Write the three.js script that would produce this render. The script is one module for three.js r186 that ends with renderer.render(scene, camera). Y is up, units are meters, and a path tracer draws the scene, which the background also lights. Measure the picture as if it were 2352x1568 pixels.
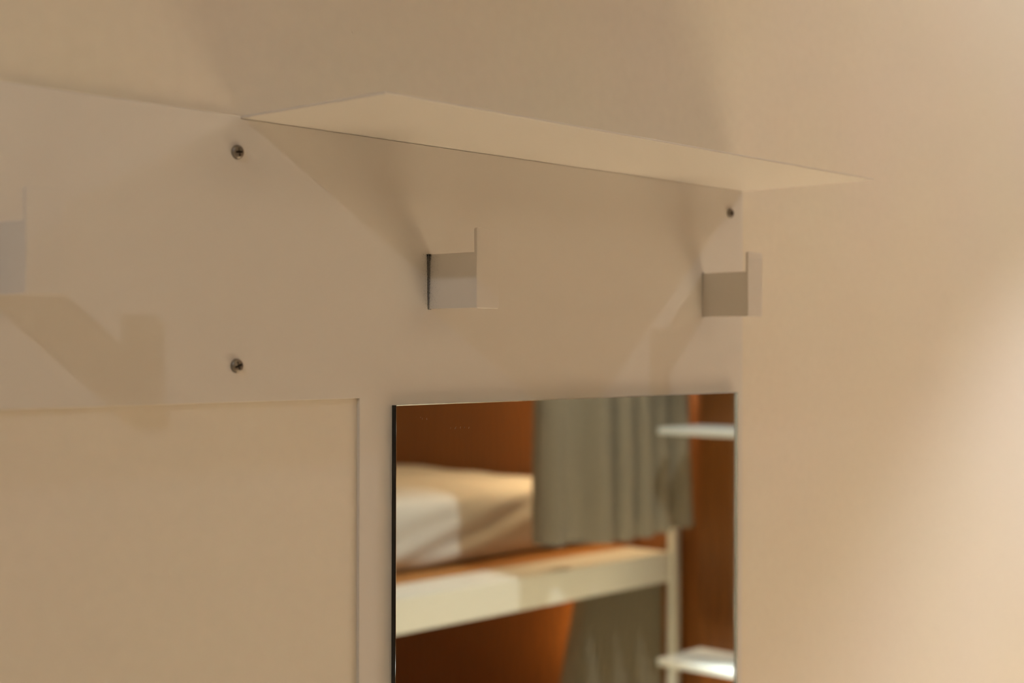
import * as THREE from 'three';
import { RoundedBoxGeometry } from 'three/addons/geometries/RoundedBoxGeometry.js';
import { mergeGeometries } from 'three/addons/utils/BufferGeometryUtils.js';
import { ImprovedNoise } from 'three/addons/math/ImprovedNoise.js';
import { RectAreaLightUniformsLib } from 'three/addons/lights/RectAreaLightUniformsLib.js';
import { Brush, Evaluator, SUBTRACTION } from 'three-bvh-csg';
RectAreaLightUniformsLib.init();

// x runs along the mirror wall (0 = right edge of the steel panel), y up from the floor, z out of the wall into the aisle
const EYE = 1.6;                                             // height of the camera; the panel's heights below are taken from it
const scene = new THREE.Scene();
scene.background = new THREE.Color(0x000000);

// ---------------------------------------------------------------- camera
const camera = new THREE.PerspectiveCamera(2 * Math.atan(784 / 3326.47) * 180 / Math.PI, 1.5, 0.05, 30);
{
  const yaw = 0.83058, pitch = 0.00373, roll = 0.00257;
  const fwd = new THREE.Vector3(Math.sin(yaw) * Math.cos(pitch), Math.sin(pitch), -Math.cos(yaw) * Math.cos(pitch));
  const right = new THREE.Vector3(Math.cos(yaw), 0, Math.sin(yaw)), up = right.clone().cross(fwd);
  const r = right.clone().multiplyScalar(Math.cos(roll)).addScaledVector(up, Math.sin(roll));
  const u = up.clone().multiplyScalar(Math.cos(roll)).addScaledVector(right, -Math.sin(roll));
  camera.position.set(-1.23799, EYE, 0.81489);
  camera.quaternion.setFromRotationMatrix(new THREE.Matrix4().makeBasis(r, u, fwd.clone().negate()));
  camera.focus = 1.13;
  camera.userData.fStop = 4.2;
}
scene.add(camera);

const renderer = new THREE.WebGLRenderer({ antialias: true });
renderer.toneMapping = THREE.LinearToneMapping;
renderer.toneMappingExposure = 1.05;
renderer.shadowMap.enabled = true;

// ---------------------------------------------------------------- lamps: strengths (each lamp is built with its fitting further down)
const CEILING = EYE + 0.96;
const DOWNLIGHT = { color: new THREE.Color().setRGB(0.935, 1.0, 1.09), core: 205, beam: 3.6, spill: 1.2 };
const FILL_STRIP = { color: new THREE.Color().setRGB(1.0, 0.90, 0.74), strength: 27 };  // added unseen fill strip that raises the ambient light
const BUNK_LAMP = { color: new THREE.Color().setRGB(1.0, 0.67, 0.38), strength: 0.76 };

// ---------------------------------------------------------------- helpers
const taken = new Map();
function numbered(name) {
  const n = taken.get(name) ?? 0; taken.set(name, n + 1);
  return n ? `${name}_${String(n).padStart(3, '0')}` : name;
}
function mesh(name, geo, mat, parent) {
  const m = new THREE.Mesh(geo, mat); m.name = name; m.castShadow = m.receiveShadow = true;
  parent.add(m); return m;
}
function thing(name, label, category, [x, y, z] = [0, 0, 0], group) {
  const g = new THREE.Group(); g.name = numbered(name); g.position.set(x, y, z);
  g.userData = { label, category }; if (group) g.userData.group = group;
  scene.add(g); return g;
}
function structure(name, geo, mat, label, category) {
  const m = mesh(name, geo, mat, scene); m.userData = { kind: 'structure', label, category }; return m;
}
function box(x0, x1, y0, y1, z0, z1, r = 0) {
  const g = r ? new RoundedBoxGeometry(x1 - x0, y1 - y0, z1 - z0, 2, r) : new THREE.BoxGeometry(x1 - x0, y1 - y0, z1 - z0);
  g.translate((x0 + x1) / 2, (y0 + y1) / 2, (z0 + z1) / 2); return metric(g);
}
// uv in metres from the face the vertex lies on
function metric(g) {
  const p = g.attributes.position, n = g.attributes.normal, uv = new Float32Array(p.count * 2);
  for (let i = 0; i < p.count; i++) {
    const ax = Math.abs(n.getX(i)), ay = Math.abs(n.getY(i)), az = Math.abs(n.getZ(i));
    if (ax >= ay && ax >= az) { uv[2 * i] = p.getZ(i); uv[2 * i + 1] = p.getY(i); }
    else if (ay >= az) { uv[2 * i] = p.getX(i); uv[2 * i + 1] = p.getZ(i); }
    else { uv[2 * i] = p.getX(i); uv[2 * i + 1] = p.getY(i); }
  }
  g.setAttribute('uv', new THREE.BufferAttribute(uv, 2)); return g;
}
let seed = 7;
const rnd = () => { seed = (seed * 1664525 + 1013904223) >>> 0; return seed / 4294967296; };
const perlin = new ImprovedNoise();

// ---------------------------------------------------------------- textures
function tex(size, metres, fn, color) {
  const d = new Uint8Array(size * size * 4);
  for (let j = 0; j < size; j++) for (let i = 0; i < size; i++) {
    const c = fn(i / size, j / size, i, j), o = 4 * (j * size + i);
    for (let k = 0; k < 3; k++) d[o + k] = Math.max(0, Math.min(255, Math.round(255 * (Array.isArray(c) ? c[k] : c))));
    d[o + 3] = 255;
  }
  const t = new THREE.DataTexture(d, size, size);
  t.wrapS = t.wrapT = THREE.RepeatWrapping; t.magFilter = THREE.LinearFilter; t.minFilter = THREE.LinearMipmapLinearFilter; t.generateMipmaps = true;
  t.repeat.set(1 / metres, 1 / metres); if (color) t.colorSpace = THREE.SRGBColorSpace; t.needsUpdate = true; return t;
}
// noise that tiles over the unit square
function tile(u, v, f, z = 0) {
  const n = (a, b) => perlin.noise(a * f, b * f, z);
  return (1 - u) * (1 - v) * n(u, v) + u * (1 - v) * n(u - 1, v) + (1 - u) * v * n(u, v - 1) + u * v * n(u - 1, v - 1);
}
const paintBump = tex(512, 0.25, (u, v) => 0.5 + 0.30 * tile(u, v, 40, 1) + 0.22 * tile(u, v, 90, 5) + 0.06 * tile(u, v, 9, 9));
const coatBump = tex(512, 0.12, (u, v) => 0.5 + 0.35 * tile(u, v, 60, 3) + 0.2 * tile(u, v, 20, 4));
const wallTone = tex(512, 0.9, (u, v) => { const k = 0.975 + 0.006 * tile(u, v, 8, 2) + 0.012 * tile(u, v, 90, 6); return [k, k * (1 - 0.004 + 0.01 * tile(u, v, 5, 7)), k * (0.99 + 0.015 * tile(u, v, 5, 8))]; }, true);
const woodTone = tex(1024, 0.8, (u, v) => {
  const w = tile(u, v, 3, 1) * 0.6, s = tile((u + w * 0.03 + 1) % 1, v * 0.999, 60, 2) * 0.0;
  const g = Math.sin((u * 34 + 2.2 * tile(u, v, 3, 4) + 0.7 * tile(u, v, 12, 6)) * Math.PI * 2) * 0.5 + 0.5;
  const fine = perlin.noise(u * 320, v * 6, 3.3), k = 0.80 + 0.12 * g + 0.08 * fine + 0.07 * tile(u, v, 4, 8) + s;
  return [k, k * 0.985, k * 0.96];
}, true);
const clothBump = tex(256, 0.02, (u, v, i, j) => 0.5 + 0.22 * Math.sin(u * Math.PI * 2 * 24) * Math.cos(v * Math.PI * 2 * 24) + 0.15 * tile(u, v, 30, 2));
const clothTone = tex(256, 0.16, (u, v) => { const k = 0.9 + 0.08 * tile(u, v, 90, 2) + 0.05 * tile(u, v, 20, 4); return [k, k, k]; }, true);

// ---------------------------------------------------------------- materials
const rgb = (r, g, b) => new THREE.Color().setRGB(r, g, b);
const std = (o) => new THREE.MeshPhysicalMaterial(o);
const M = {
  wall: std({ color: rgb(0.87, 0.805, 0.685), map: wallTone, roughness: 0.72, bumpMap: paintBump, bumpScale: 0.00010 }),
  ceiling: std({ color: rgb(0.84, 0.80, 0.73), roughness: 0.85 }),
  floor: std({ color: rgb(0.73, 0.55, 0.335), map: woodTone, roughness: 0.5 }),
  steel: std({ color: rgb(0.765, 0.725, 0.665), roughness: 0.34, bumpMap: coatBump, bumpScale: 0.00004 }),
  greige: std({ color: rgb(0.42, 0.37, 0.29), roughness: 0.8 }),
  wood: std({ color: rgb(0.31, 0.098, 0.0155), map: woodTone, roughness: 0.5 }),
  plywood: std({ color: rgb(0.56, 0.24, 0.065), map: woodTone, roughness: 0.45 }),
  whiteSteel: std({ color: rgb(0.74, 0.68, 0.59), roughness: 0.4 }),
  sheet: std({ color: rgb(0.86, 0.76, 0.65), map: clothTone, roughness: 0.9, bumpMap: clothBump, bumpScale: 0.0003, sheen: 0.2 }),
  curtain: std({ color: rgb(0.295, 0.225, 0.148), map: clothTone, roughness: 0.95, bumpMap: clothBump, bumpScale: 0.0004, sheen: 0.15 }),
  screw: std({ color: rgb(0.27, 0.245, 0.21), metalness: 1, roughness: 0.48 }),
  grimeAndShade: std({ color: rgb(0.018, 0.016, 0.013), roughness: 0.95 }),  // real flecks at one hook; painted shade in slots and screw recesses
  glass: std({ color: rgb(1, 1, 1), roughness: 0, transmission: 1, thickness: 0.005, ior: 1.52, attenuationColor: rgb(0.30, 0.72, 0.58), attenuationDistance: 0.07 }),
  silver: std({ color: rgb(0.88, 0.885, 0.865), metalness: 1, roughness: 0.004 }),
  mark: std({ color: rgb(0.5, 0.47, 0.42), roughness: 0.8 }),
  glow: std({ color: rgb(0.9, 0.85, 0.75), roughness: 0.6, emissive: rgb(1.0, 0.82, 0.62), emissiveIntensity: 3 }),
  fillGlow: std({ color: rgb(0.9, 0.85, 0.75), roughness: 0.6, emissive: rgb(1.0, 0.86, 0.66), emissiveIntensity: 1 }),
  warmGlow: std({ color: rgb(0.9, 0.8, 0.65), roughness: 0.6, emissive: rgb(1.0, 0.62, 0.30), emissiveIntensity: 2 }),
};

// ---------------------------------------------------------------- the setting
const WALL_Z = -0.003, X0 = -3.1, X1 = 3.2, Z1 = 2.32;
const wallBack = structure('wall_back', box(X0, X1, 0, CEILING, WALL_Z - 0.12, WALL_Z), M.wall, 'cream painted wall carrying the white steel panel', 'wall');
structure('floor', box(X0 - 0.1, X1 + 0.1, -0.1, 0, WALL_Z - 0.12, Z1 + 0.1), M.floor, 'light brown wooden floor of the aisle', 'floor');
structure('ceiling', box(X0 - 0.1, X1 + 0.1, CEILING, CEILING + 0.1, WALL_Z - 0.12, Z1 + 0.1), M.ceiling, 'white ceiling above the aisle', 'ceiling');
structure('wall_left', box(X0 - 0.1, X0, 0, CEILING, WALL_Z, Z1), M.wood, 'brown wood wall closing the near end of the aisle', 'wall');
structure('wall_right', box(X1, X1 + 0.1, 0, CEILING, WALL_Z, Z1), M.wall, 'cream wall closing the far end of the aisle', 'wall');
structure('wall_front', box(-0.64, 1.56, 0, CEILING, Z1 - 0.02, Z1 + 0.06), M.wall, 'cream painted wall behind the bunk', 'wall');
structure('wall_aisle', box(X0, -0.64, 0, CEILING, 1.2, Z1 + 0.06), M.greige, 'grey beige wall along the aisle beside the bunk', 'wall');
structure('wall_alcove', mergeGeometries([box(1.456, X1, 0, CEILING, 0.62, 1.08), box(1.56, X1, 0, CEILING, 1.08, Z1)]), M.wood, 'brown wood partition with white shelves beside the bunk post', 'wall');
// little paint runs and a filled patch in the wall's paint
for (const [x, y, r] of [[0.428, 0.360, 0.0014], [-0.073, 0.226, 0.0012], [-0.52, 0.235, 0.001]]) {
  const g = new THREE.SphereGeometry(r, 10, 6); g.scale(1, 1.3, 0.35); g.translate(x, EYE + y, WALL_Z); mesh('paint_speck', g, M.wall, wallBack);
}
{
  const s = new THREE.Shape(); const pts = [[-0.030, 0.030], [-0.010, 0.034], [0.010, 0.026], [0.034, 0.036], [0.045, 0.018], [0.030, 0.006], [0.014, -0.008], [-0.004, -0.018], [-0.026, -0.036], [-0.040, -0.02], [-0.036, 0.01]];
  s.moveTo(...pts[0]); s.splineThru(pts.slice(1).concat([pts[0]]).map((p) => new THREE.Vector2(...p)));
  const g = new THREE.ExtrudeGeometry(s, { depth: 0.0001, bevelEnabled: true, bevelThickness: 0.0004, bevelSize: 0.006, bevelOffset: -0.006, bevelSegments: 4, curveSegments: 6 });
  g.translate(0.48, EYE + 0.032, WALL_Z); mesh('filler_patch', metric(g), M.wall, wallBack);
}

// ---------------------------------------------------------------- folded steel panel with its shelf and screws
const YT = EYE + 0.15967, YB = EYE - 0.03866, XL = -0.62386, XN = -0.51457, T = 0.0018;
const HOOK_X = [-0.815, -0.44281, -0.07025], HB = EYE + 0.02962, HS = EYE + 0.07233, HT = EYE + 0.09104, HZ = 0.04893, HW = 0.025;
const panel = thing('wall_panel', 'white powder-coated steel panel with a folded shelf, screwed to the cream wall', 'panel', [0, 0, 0]);
{
  const s = new THREE.Shape();
  s.moveTo(-1.35, YB); s.lineTo(XN, YB); s.lineTo(XN, EYE - 1.25); s.lineTo(-0.0006, EYE - 1.25); s.lineTo(-0.0006, YT - T - 0.00022);
  s.lineTo(XL + 0.0004, YT - T - 0.00022); s.lineTo(XL - 0.0008, YT - T - 0.00022); s.lineTo(XL - 0.001, YT - 0.0004); s.lineTo(-1.35, YT - 0.0004); s.closePath();
  HOOK_X.forEach((h, i) => {
    const w = 0.0009, hole = new THREE.Path();
    hole.moveTo(h - w, HS + 0.0004); hole.lineTo(h + 0.0026, HS + 0.0004); hole.lineTo(h + 0.0026, HB - 0.0004); hole.lineTo(h - w, HB - 0.0004); hole.closePath();
    s.holes.push(hole);
  });
  const b = 0.0004, g = new THREE.ExtrudeGeometry(s, { depth: 0.0030 - b, bevelEnabled: true, bevelThickness: b, bevelSize: b, bevelOffset: -b, bevelSegments: 2 });
  g.translate(0, 0, WALL_Z); mesh('back_sheet', metric(g), M.steel, panel);
  mesh('shelf', box(XL, 0, YT - T, YT, WALL_Z + 0.0002, 0.14623, 0.0006), M.steel, panel);
  // pan-head screws with a cross recess
  const prof = [[0, 0.0030], [0.0024, 0.0029], [0.0038, 0.0025], [0.0046, 0.0017], [0.0049, 0.0007], [0.0049, 0]].reverse().map((p) => new THREE.Vector2(...p));
  const dome = new THREE.LatheGeometry([new THREE.Vector2(0, 0), ...prof], 40); dome.rotateX(Math.PI / 2);
  const ev = new Evaluator(); ev.useGroups = false;
  let head = new Brush(dome);
  for (const a of [0, Math.PI / 2]) {
    const c = new THREE.BoxGeometry(0.0014, 0.0060, 0.0044); c.translate(0, 0, 0.0030); c.rotateZ(a);
    const k = new Brush(c); head.updateMatrixWorld(); k.updateMatrixWorld(); head = ev.evaluate(head, k, SUBTRACTION);
  }
  const hg = head.geometry;
  const crossShade = mergeGeometries([box(-0.00068, 0.00068, -0.00295, 0.00295, 0.0008, 0.0019), box(-0.00295, 0.00295, -0.00068, 0.00068, 0.0008, 0.00188)]);
  for (const [x, y, a] of [[-0.62794, 0.13403, 0.1], [-0.62794, -0.01357, 0.35], [-0.02389, 0.13403, 0.2]]) {
    const m = mesh('screw', hg, M.screw, panel); m.position.set(x, EYE + y, -0.0001); m.rotation.z = a;
    m.userData.label = 'steel pan-head screw with a cross recess';
    mesh('recess', crossShade, M.grimeAndShade, m);  // dark fill paints the shade inside the cross
  }
}

// ---------------------------------------------------------------- hooks: an arm bent out of the panel with an upright face plate
const hookLabels = ['white steel coat hook on the panel outside the end of the shelf', 'white steel coat hook under the shelf with black grimy flecks at its base', 'white steel coat hook beneath the screw at the outer edge of the panel'];
function roundRect(x0, x1, y0, y1, r) {
  const s = new THREE.Shape(); s.moveTo(x0 + r, y0); s.lineTo(x1 - r, y0); s.quadraticCurveTo(x1, y0, x1, y0 + r); s.lineTo(x1, y1 - r); s.quadraticCurveTo(x1, y1, x1 - r, y1);
  s.lineTo(x0 + r, y1); s.quadraticCurveTo(x0, y1, x0, y1 - r); s.lineTo(x0, y0 + r); s.quadraticCurveTo(x0, y0, x0 + r, y0); return s;
}
HOOK_X.forEach((h, i) => {
  const t = thing('coat_hook', hookLabels[i], 'hook', [h, HB, 0], 'coat hooks on the steel panel');
  mesh('arm', box(0, 0.0024, 0, HS - HB, -0.0022, HZ + 0.001, 0.0004), M.steel, t);
  const b = 0.0006, g = new THREE.ExtrudeGeometry(roundRect(0, HW, -0.0002, HT - HB, 0.0022), { depth: 0.003 - 2 * b, bevelEnabled: true, bevelThickness: b, bevelSize: b, bevelOffset: -b, bevelSegments: 3, curveSegments: 5 });
  g.translate(0, 0, HZ + b); mesh('face_plate', metric(g), M.steel, t);
  const sl = mesh('slot_gap_shade', box(-0.0008, -0.0001, 0.0002, HS - HB - 0.0002, -0.0029, i === 1 ? -0.0006 : -0.0018), M.grimeAndShade, t);  // black strip puts the shade of the open slot into colour
  sl.userData.label = 'black strip painting the shade in the slot beside the arm';
  if (i === 1) {
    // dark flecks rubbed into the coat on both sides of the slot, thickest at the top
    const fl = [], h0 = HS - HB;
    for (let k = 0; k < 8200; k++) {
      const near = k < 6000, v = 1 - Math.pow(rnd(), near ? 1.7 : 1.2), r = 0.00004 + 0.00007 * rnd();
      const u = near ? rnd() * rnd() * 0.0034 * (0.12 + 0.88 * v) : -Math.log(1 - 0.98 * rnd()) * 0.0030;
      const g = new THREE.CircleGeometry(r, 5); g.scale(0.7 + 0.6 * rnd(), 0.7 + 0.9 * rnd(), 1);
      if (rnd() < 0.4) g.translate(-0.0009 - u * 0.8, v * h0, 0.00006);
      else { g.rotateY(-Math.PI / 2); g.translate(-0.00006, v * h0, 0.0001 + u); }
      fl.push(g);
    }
    const m = mesh('grime_flecks', mergeGeometries(fl), M.grimeAndShade, t); m.userData = { kind: 'stuff', label: 'dark grimy flecks around the base of the arm' };
  }
});

// ---------------------------------------------------------------- frameless mirror: clear glass, silver behind it
const MX0 = -0.48324, MX1 = -0.0178, MYT = EYE - 0.0447, MYB = EYE - 1.12;
{
  const t = thing('wall_mirror', 'tall frameless mirror with dark green glass edges, fixed under the hooks', 'mirror', [MX0, MYB, 0]);
  const W = MX1 - MX0, Hh = MYT - MYB;
  mesh('glass', box(0, W, 0, Hh, 0.0010, 0.0060, 0.0006), M.glass, t);
  mesh('silver_backing', box(0.0003, W - 0.0003, 0.0003, Hh - 0.0003, 0.0004, 0.0014), M.silver, t);
  [[-0.457, -0.055, 5e-4], [-0.450, -0.056, 8e-4], [-0.419, -0.065, 6e-4], [-0.413, -0.0645, 6e-4], [-0.404, -0.0645, 7e-4], [-0.368, -0.107, 4e-4], [-0.363, -0.108, 4e-4]].forEach(([x, y, r]) => {
    const g = new THREE.TorusGeometry(r * 0.8, r * 0.13, 5, 14, 1.4 + 2.4 * rnd()); g.rotateZ(rnd() * 6); g.scale(1, 1.4, 0.2); g.translate(x - MX0, EYE + y - MYB, 0.0061);
    mesh('water_spot', g, M.mark, t);
  });
}

// ---------------------------------------------------------------- bunk across the aisle
const BX0 = -0.60, BX1 = 1.53, ZF = 1.2;
const bunk = thing('bunk_bed', 'built-in bunk with a white steel frame and orange-brown wood platform and end walls', 'bunk bed', [0, 0, 0]);
{
  const rail = (y1) => {
    const s = new THREE.Shape(); const h = 0.068, d = 0.118, w = 0.004;
    s.moveTo(0, 0); s.lineTo(0, h - 0.003); s.quadraticCurveTo(0, h, -0.003, h); s.lineTo(-d, h); s.lineTo(-d, h - w); s.lineTo(-w, h - w); s.lineTo(-w, 0); s.closePath();
    const g = new THREE.ExtrudeGeometry(s, { depth: BX1 - BX0 - 0.022, bevelEnabled: false, curveSegments: 4 });   // profile in (x = -z, y), run along +z
    g.rotateY(Math.PI / 2); g.translate(BX0, y1 - h, ZF); return metric(g);
  };
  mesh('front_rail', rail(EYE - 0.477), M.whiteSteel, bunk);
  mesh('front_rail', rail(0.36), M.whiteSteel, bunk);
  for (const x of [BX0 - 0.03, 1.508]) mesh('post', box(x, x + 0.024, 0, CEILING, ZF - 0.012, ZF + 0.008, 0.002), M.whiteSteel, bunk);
  mesh('platform', box(BX0, BX1, EYE - 0.503, EYE - 0.479, ZF + 0.117, Z1 - 0.02), M.plywood, bunk);
  mesh('platform', box(BX0, BX1, 0.33, 0.355, ZF + 0.117, Z1 - 0.02), M.plywood, bunk);
  mesh('end_wall', box(BX1, 1.56, 0, CEILING, ZF + 0.024, Z1 - 0.02), M.wood, bunk);
  mesh('end_wall', box(BX0 - 0.04, BX0, 0, CEILING, ZF + 0.024, Z1 - 0.02), M.wood, bunk);
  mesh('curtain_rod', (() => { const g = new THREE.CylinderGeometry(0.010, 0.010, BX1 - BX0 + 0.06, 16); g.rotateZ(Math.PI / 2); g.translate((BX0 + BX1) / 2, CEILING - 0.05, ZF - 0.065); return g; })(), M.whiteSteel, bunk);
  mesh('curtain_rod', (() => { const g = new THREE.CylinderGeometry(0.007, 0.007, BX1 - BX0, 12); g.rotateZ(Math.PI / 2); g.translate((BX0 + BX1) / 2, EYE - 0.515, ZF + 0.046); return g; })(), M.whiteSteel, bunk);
}
function mattress(label, y, x1) {
  const t = thing('mattress', label, 'mattress', [0, y, 0], 'mattresses in the bunk');
  const x0 = BX0 + 0.03, h = 0.152, z0 = ZF + 0.212, z1 = Z1 - 0.05, L = x1 - x0, D = z1 - z0, r = 0.035;
  const g = new THREE.BoxGeometry(L, h, D, 120, 16, 40), p = g.attributes.position;
  const v = new THREE.Vector3(), c = new THREE.Vector3();
  for (let i = 0; i < p.count; i++) {
    v.fromBufferAttribute(p, i);
    c.set(THREE.MathUtils.clamp(v.x, -L / 2 + r, L / 2 - r), THREE.MathUtils.clamp(v.y, -h / 2 + r, h / 2 - r), THREE.MathUtils.clamp(v.z, -D / 2 + r, D / 2 - r));
    const d = v.clone().sub(c); if (d.lengthSq() > 0) v.copy(c).addScaledVector(d.normalize(), r);
    const X = v.x + L / 2 + x0, Y = v.y;
    const front = THREE.MathUtils.smoothstep(-v.z, D / 2 - 0.06, D / 2), top = THREE.MathUtils.smoothstep(v.y, h / 2 - 0.05, h / 2);
    // creases of the fitted sheet drawn towards the corner at the end wall
    const q = (Y + h / 2) - 0.26 * (X - (x1 - 0.75)) ;
    const crease = 0.010 * Math.exp(-Math.pow((q - 0.02) / 0.016, 2)) + 0.007 * Math.exp(-Math.pow((q + 0.045) / 0.014, 2)) - 0.008 * Math.exp(-Math.pow((q + 0.012) / 0.016, 2)) + 0.006 * Math.exp(-Math.pow((q - 0.075) / 0.02, 2));
    v.z -= front * (0.55 * crease + 0.010 * perlin.noise(X * 2.2, Y * 5, 1.1));
    v.y += top * (0.007 * perlin.noise(X * 3, v.z * 4, 2.2) + 0.003 * perlin.noise(X * 9, v.z * 9, 4.2));
    p.setXYZ(i, v.x, v.y, v.z);
  }
  g.computeVertexNormals(); g.translate(x0 + L / 2, h / 2, z0 + D / 2);
  mesh('fitted_sheet', metric(g), M.sheet, t); return t;
}
mattress('mattress in a white fitted sheet on the upper bunk platform', EYE - 0.4765, BX1 - 0.02);
mattress('mattress in a white fitted sheet on the lower bunk, below the white rail', 0.3575, BX1 - 0.02);

// a hung curtain: fold lines run from the top profile to the bottom profile; cloth with two faces
function curtainGeo(topPts, botPts, yTop, yBot, rows = 40) {
  const A = new THREE.CatmullRomCurve3(topPts.map(([x, z]) => new THREE.Vector3(x, 0, z)), false, 'centripetal');
  const B = new THREE.CatmullRomCurve3(botPts.map(([x, z]) => new THREE.Vector3(x, 0, z)), false, 'centripetal');
  const n = 220, pos = [], uv = [], idx = [], th = 0.0009;
  const pa = [], pb = []; for (let i = 0; i <= n; i++) { pa.push(A.getPoint(i / n)); pb.push(B.getPoint(i / n)); }
  for (const side of [1, -1]) for (let j = 0; j <= rows; j++) {
    const s = j / rows, row = [];
    for (let i = 0; i <= n; i++) {
      const q = pa[i].clone().lerp(pb[i], s); q.x += 0.006 * perlin.noise(q.x * 14, s * 2.5, 3) * s; q.z += 0.006 * perlin.noise(q.x * 10, s * 3, 7) * s; row.push(q);
    }
    for (let i = 0; i <= n; i++) {
      const tx = row[Math.min(n, i + 1)].x - row[Math.max(0, i - 1)].x, tz = row[Math.min(n, i + 1)].z - row[Math.max(0, i - 1)].z, l = Math.hypot(tx, tz) || 1;
      const yb = typeof yBot === 'function' ? yBot(row[i].x) : yBot;
      pos.push(row[i].x + side * th * tz / l, yTop + (yb - yTop) * s, row[i].z - side * th * tx / l); uv.push(i / n * 1.4, s * 1.4);
    }
  }
  const at = (k, j, i) => k * (rows + 1) * (n + 1) + j * (n + 1) + i;
  for (let j = 0; j < rows; j++) for (let i = 0; i < n; i++) {
    idx.push(at(0, j, i), at(0, j, i + 1), at(0, j + 1, i), at(0, j, i + 1), at(0, j + 1, i + 1), at(0, j + 1, i));
    idx.push(at(1, j, i), at(1, j + 1, i), at(1, j, i + 1), at(1, j, i + 1), at(1, j + 1, i), at(1, j + 1, i + 1));
  }
  for (let j = 0; j < rows; j++) for (const [i, f] of [[0, 1], [n, -1]]) { const q = [at(0, j, i), at(0, j + 1, i), at(1, j, i), at(1, j, i), at(0, j + 1, i), at(1, j + 1, i)]; idx.push(...(f > 0 ? q : q.reverse())); }
  for (let i = 0; i < n; i++) for (const [j, f] of [[0, -1], [rows, 1]]) { const q = [at(0, j, i), at(0, j, i + 1), at(1, j, i), at(1, j, i), at(0, j, i + 1), at(1, j, i + 1)]; idx.push(...(f > 0 ? q : q.reverse())); }
  const g = new THREE.BufferGeometry(); g.setAttribute('position', new THREE.Float32BufferAttribute(pos, 3)); g.setAttribute('uv', new THREE.Float32BufferAttribute(uv, 2)); g.setIndex(idx); g.computeVertexNormals(); return g;
}
{
  const CZ = 1.135;
  const P = [[1.014, 0.014], [1.004, -0.004], [1.026, -0.020], [1.060, -0.010], [1.100, 0.014], [1.135, 0.008], [1.168, -0.016], [1.188, -0.018], [1.198, 0.010], [1.202, 0.050], [1.209, 0.062], [1.216, 0.050], [1.222, 0.012], [1.234, -0.014], [1.262, -0.018], [1.274, -0.004], [1.280, 0.030], [1.287, 0.036], [1.293, 0.020], [1.304, -0.014], [1.324, -0.018], [1.338, -0.004], [1.344, 0.030], [1.351, 0.038], [1.357, 0.024], [1.368, -0.010], [1.390, -0.016], [1.402, 0.000], [1.409, 0.042], [1.418, 0.052], [1.426, 0.036], [1.436, -0.006], [1.458, -0.020], [1.478, -0.012], [1.492, 0.012]];
  const top = P.map(([x, z]) => [0.972 + (x - 1.01) * 0.94, CZ + z * 1.4]);
  const bot = P.map(([x, z]) => [0.978 + (x - 1.01) * 1.05, CZ + z * 1.9]);
  const t = thing('privacy_curtain', 'grey privacy curtain drawn to the post of the upper bunk, hanging above the white rail', 'curtain', [0, 0, 0], 'grey bunk curtains');
  mesh('cloth', curtainGeo(top, bot, CEILING - 0.08, (x) => EYE - 0.402 - 0.014 * Math.sin(Math.min(1, Math.max(0, (x - 0.98) / 0.5)) * Math.PI)), M.curtain, t);
}
{
  const CZ = 1.246, n = 26, top = [], bot = [];
  for (let i = 0; i <= n; i++) {
    const s = i / n, a = (i % 2 ? 1 : -1);
    top.push([1.250 + 0.268 * s, CZ + (a < 0 ? -0.016 : 0.02 + 0.02 * rnd())]);
    bot.push([1.078 + 0.440 * s - 0.03 * Math.sin(s * 3.1) + 0.006 * (rnd() - 0.5), CZ + (a < 0 ? -0.014 - 0.006 * rnd() : 0.03 + 0.05 * rnd())]);
  }
  const t = thing('privacy_curtain', 'grey privacy curtain gathered beneath the white rail of the lower bunk', 'curtain', [0, 0, 0], 'grey bunk curtains');
  mesh('cloth', curtainGeo(top, bot, EYE - 0.526, 0.40), M.curtain, t);
}

// ---------------------------------------------------------------- white shelf boards on the wood partition
for (const [y, label] of [[EYE - 0.174, 'white shelf board on the wood partition beside the upper curtain'], [EYE - 0.674, 'white shelf board on the wood partition below the level of the bunk rail']]) {
  const t = thing('shelf_board', label, 'shelf', [1.375, y, 0.86], 'white shelves on the wood partition');
  mesh('board', box(-0.081, 0.0805, -0.014, 0, -0.22, 0.218, 0.002), M.whiteSteel, t);
}

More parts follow.
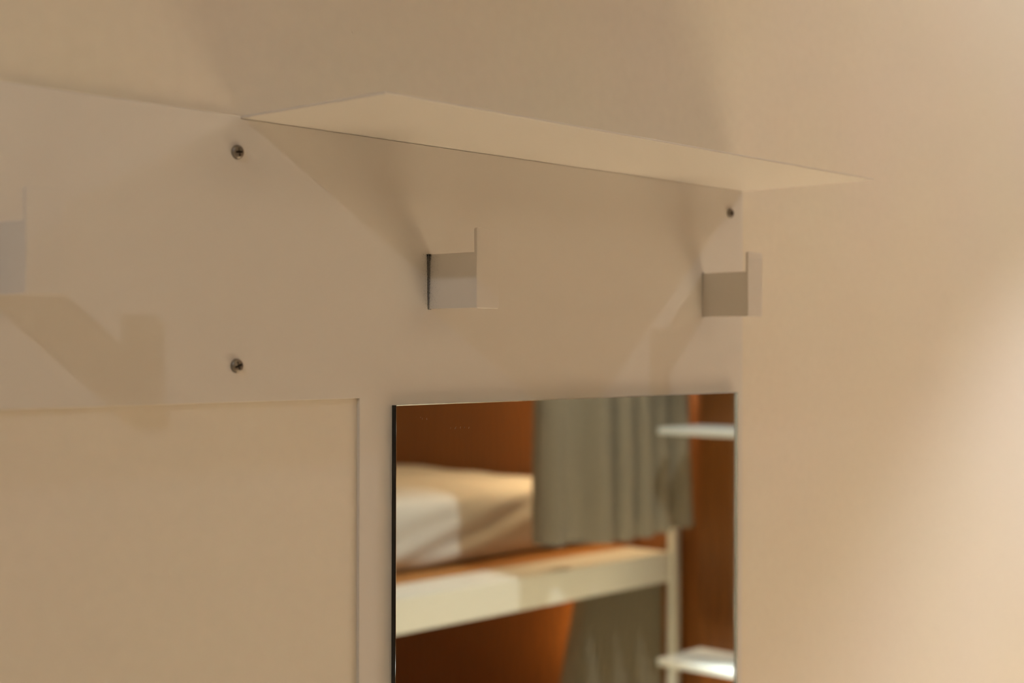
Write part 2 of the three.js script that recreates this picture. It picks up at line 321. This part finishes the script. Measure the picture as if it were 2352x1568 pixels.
// ---------------------------------------------------------------- lamps
function light(l, x, y, z, size) { l.position.set(x, y, z); l.castShadow = true; l.shadow.radius = size / 0.02; l.shadow.mapSize?.set(1024, 1024); l.shadow.bias = -0.0005; scene.add(l); return l; }
function downlight(x, z, core, spill, label) {
  const t = thing('downlight', label, 'ceiling light', [x, CEILING, z], 'downlights along the aisle');
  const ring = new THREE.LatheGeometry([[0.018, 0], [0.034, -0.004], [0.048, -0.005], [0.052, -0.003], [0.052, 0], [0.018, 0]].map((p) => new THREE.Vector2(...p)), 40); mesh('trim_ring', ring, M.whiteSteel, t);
  const lens = new THREE.CylinderGeometry(0.018, 0.018, 0.002, 32); lens.translate(0, -0.0012, 0); mesh('lens', lens, M.glow, t);
  for (const [angle, pen, strength] of [[0.36, 0.7, DOWNLIGHT.core * core], [0.70, 0.32, DOWNLIGHT.beam], [1.42, 0.30, DOWNLIGHT.spill * spill]]) {
    const l = light(new THREE.SpotLight(DOWNLIGHT.color, strength, 0, angle, pen, 2), x, CEILING - 0.020, z, 0.012);
    l.target.position.set(x, 0, z); scene.add(l.target);
  }
}
downlight(-1.97, 0.64, 0.20, 0.75, 'round ceiling downlight over the near end of the aisle');
downlight(0.87, 0.62, 0.97, 0.55, 'round ceiling downlight over the wall beyond the panel');

function readingLamp(y, z, share, label) {
  const t = thing('reading_lamp', label, 'lamp', [BX1 - 0.0005, y, z], 'reading lamps in the bunk');
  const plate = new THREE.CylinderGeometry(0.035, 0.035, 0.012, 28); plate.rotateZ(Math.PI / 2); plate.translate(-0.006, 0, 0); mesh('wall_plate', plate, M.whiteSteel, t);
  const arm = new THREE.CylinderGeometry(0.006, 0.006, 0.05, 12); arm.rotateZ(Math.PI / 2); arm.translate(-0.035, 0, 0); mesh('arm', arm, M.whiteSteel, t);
  const bulb = new THREE.SphereGeometry(0.03, 24, 16); bulb.translate(-0.085, 0, 0); mesh('globe', bulb, M.warmGlow, t);
  light(new THREE.PointLight(BUNK_LAMP.color, BUNK_LAMP.strength * share, 0, 2), BX1 - 0.0855, y, z, 0.028);
}
readingLamp(EYE + 0.0, 1.36, 1, 'warm globe lamp on the end wall of the upper bunk behind the curtain');
readingLamp(EYE - 0.70, 1.40, 0.3, 'warm globe lamp on the end wall of the lower bunk behind the curtain');

{
  // made-up strip and ledge, added out of view to brighten walls via the ceiling
  const t = thing('added_fill_strip', 'added unseen fill strip high behind the bunk, bouncing off the ceiling', 'light strip', [0.46, CEILING - 0.30, Z1 - 0.10]);
  mesh('ledge', box(-1.05, 0.35, -0.03, 0, -0.06, 0.08, 0.002), M.wood, t);
  mesh('diffuser', box(-1.0, 0.3, 0.0, 0.006, -0.025, 0.025, 0.001), M.fillGlow, t);
  const l = new THREE.RectAreaLight(FILL_STRIP.color, FILL_STRIP.strength, 1.3, 0.05); l.position.set(0.11, CEILING - 0.29, Z1 - 0.10); l.lookAt(0.11, CEILING + 1, Z1 - 0.10); scene.add(l);
}

renderer.render(scene, camera);
